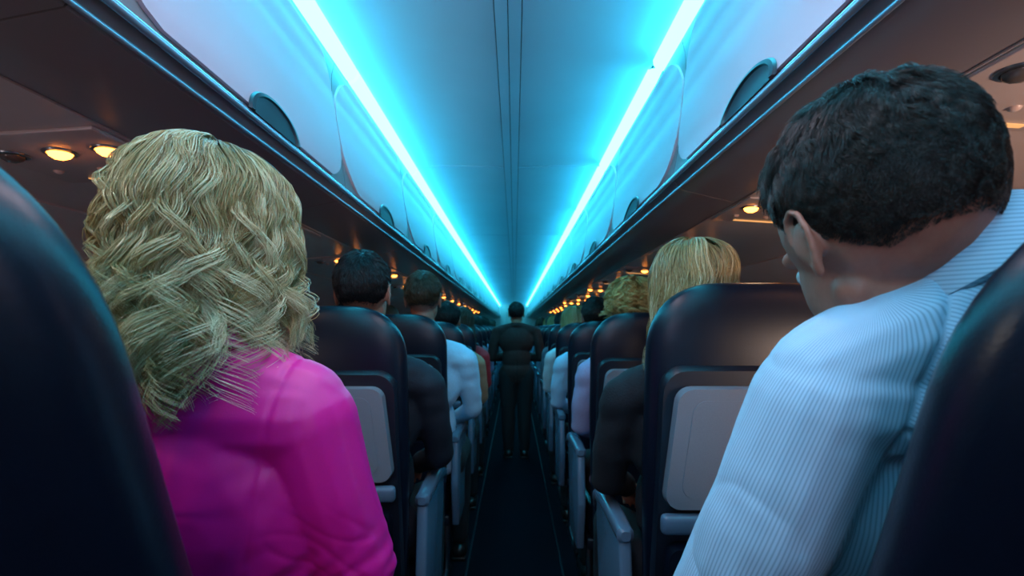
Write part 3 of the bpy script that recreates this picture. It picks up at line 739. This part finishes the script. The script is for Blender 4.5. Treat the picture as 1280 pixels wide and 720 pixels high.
# attendant -----------------------------------------------------------------
t=thing('person','standing attendant in a charcoal suit in the middle of the aisle, seen from behind','person',(.02,5.3,0))
A_t=lambda bm,i:( ell(bm,(0,0,.88),(.160+i,.11+i,.11+i)), ell(bm,(0,0,1.02),(.138+i,.10+i,.16+i)), ell(bm,(0,0,1.20),(.178+i,.11+i,.15+i)), cap(bm,(-.170,-.005,1.300),.046+i,(.170,-.005,1.300),.046+i),
   cap(bm,(0,-.01,1.34),.045+i,(.15,-.005,1.312),.038+i), cap(bm,(0,-.01,1.34),.045+i,(-.15,-.005,1.312),.038+i))
A_a=lambda bm,i:[chain(bm,[((s*.196,-.005,1.290),.046),((s*.235,-.015,1.16),.041),((s*.252,.0,1.03),.037),((s*.17,.12,1.02),.034),((s*.10,.23,1.05),.027)],inf=i) for s in (-1,1)]
A_l=lambda bm,i:[chain(bm,[((s*.086,0,.85),.094),((s*.085,.005,.65),.080),((s*.084,.0,.47),.066),((s*.083,-.01,.30),.062),((s*.080,-.015,.09),.046)],inf=i) for s in (-1,1)]
HT=TR((0,.01,1.475),pitch=5)
bm=bmesh.new(); A_t(bm,0); A_a(bm,0); A_l(bm,-.01); cap(bm,(0,-.012,1.32),.050,(0,.0,1.42),.048); head_prims(bm,HT)
for s in (-1,1): hand_prims(bm,(s*.10,.23,1.05),(-s*.5,.8,.1),(s*.5,.1,.8),-s); foot(bm,s*.080,.0)
remesh(bm,'body',M['skin_tan'],t,.0055,3); eyes(HT,t)
bm=bmesh.new(); A_t(bm,.012); A_a(bm,.011); chain(bm,[((-.080,0,.83),.100),((.080,0,.83),.100)])
jk=remesh(bm,'jacket',M['suit'],t,.006,3,fn=lambda c:.002*noise.noise(Vector((c.x*9,c.y*9,c.z*16)))-(.004*math.exp(-(c.x/.006)**2) if c.y<0 and c.z<1.0 else 0))
bm=bmesh.new(); V=[]
for r,h in ((.056,-.01),(.056,.025),(.062,.03),(.078,.0)):
    V.append([bm.verts.new((r*math.cos(a),-.008+r*math.sin(a),1.355+h)) for a in [2*PI*j/24 for j in range(24)]])
for P_,Q_ in zip(V,V[1:]):
    for j in range(24): bm.faces.new((P_[j],P_[(j+1)%24],Q_[(j+1)%24],Q_[j]))
obj('collar',bm,M['suit'],jk)
bm=bmesh.new(); A_l(bm,.008); ell(bm,(0,0,.88),(.165,.12,.10)); remesh(bm,'trousers',M['trouser'],t,.008,3)
for s in (-1,1):
    bm=bmesh.new(); foot(bm,s*.080,.0,inf=.008); rbox(bm,(s*.080,.045,.010),(.075,.26,.02),.006); obj('shoe',bm,M['shoe'],t)
short_hair('hair',HT,M['h_black'],t,n=2500,thick=.0014)

# ------------------------------------------------------------------ lights
def light(name,kind,loc,target,power,col,size=.1,angle=60,size_y=None,blend=.6):
    d=bpy.data.lights.new(name,kind); d.energy=power; d.color=col
    if kind=='AREA':
        d.size=size
        if size_y: d.shape='RECTANGLE'; d.size_y=size_y
    elif kind=='SPOT': d.spot_size=rad(angle); d.spot_blend=blend; d.shadow_soft_size=size
    else: d.shadow_soft_size=size
    o=bpy.data.objects.new(name,d); C.objects.link(o); o.location=loc
    o.rotation_euler=(Vector(target)-Vector(loc)).to_track_quat('-Z','Y').to_euler(); return o
light('overhead_fill','AREA',(-.02,.50,2.20),(-.02,.501,1.2),6.0,(1.0,.84,1.0),.14,size_y=1.2)  # added fill over the camera, brightens shoulders and near bins
light('rear_fill','AREA',(-.02,-1.3,1.75),(0,2.0,2.50),7.5,(1.0,.78,1.0),.8,size_y=.4)  # added fill behind the camera, whitens the bin faces
light('side_fill_right','SPOT',(1.35,.1,1.05),(1.10,1.3,1.78),48,(1.0,.70,.54),.12,110,blend=.9)  # added warm fill for the right wall and panels under the bins
light('side_fill_left','SPOT',(-1.35,.0,1.05),(-1.10,1.2,1.78),6,(1.0,.78,.76),.12,105,blend=.9)  # weaker added fill, lifts the left wall and underside
light('lamp_left','SPOT',(-.84,.42,1.66),(-.36,.62,1.28),4.8,(1.0,.88,.74),.03,95)
light('lamp_right','SPOT',(.73,1.49,1.66),(.55,1.2,1.2),.5,(1.0,.66,.38),.03,110)
for k in range(4):
    light('lamp_row','SPOT',(-.84,1.05+.85*k,1.67),(-.8,1.2+.85*k,.9),2.2,(1.0,.56,.28),.02,140)
    light('lamp_row','SPOT',(.80,2.34+.85*k,1.67),(.75,2.4+.85*k,.9),2.2,(1.0,.56,.28),.02,140)
w=bpy.data.worlds.new('world'); S.world=w; w.use_nodes=True
w.node_tree.nodes['Background'].inputs[0].default_value=(.01,.03,.06,1); w.node_tree.nodes['Background'].inputs[1].default_value=.3
# ------------------------------------------------------------------ camera
cd=bpy.data.cameras.new('camera'); cam=bpy.data.objects.new('camera',cd); C.objects.link(cam)
cd.sensor_width=36; cd.lens=F/1280*36; cd.clip_start=.02; cam.location=(0,0,CZ); cam.rotation_euler=(PI/2,0,0)
cd.shift_y=50/1280; cd.shift_x=-3/1280
cd.dof.use_dof=True; cd.dof.focus_distance=.85; cd.dof.aperture_fstop=6
S.camera=cam
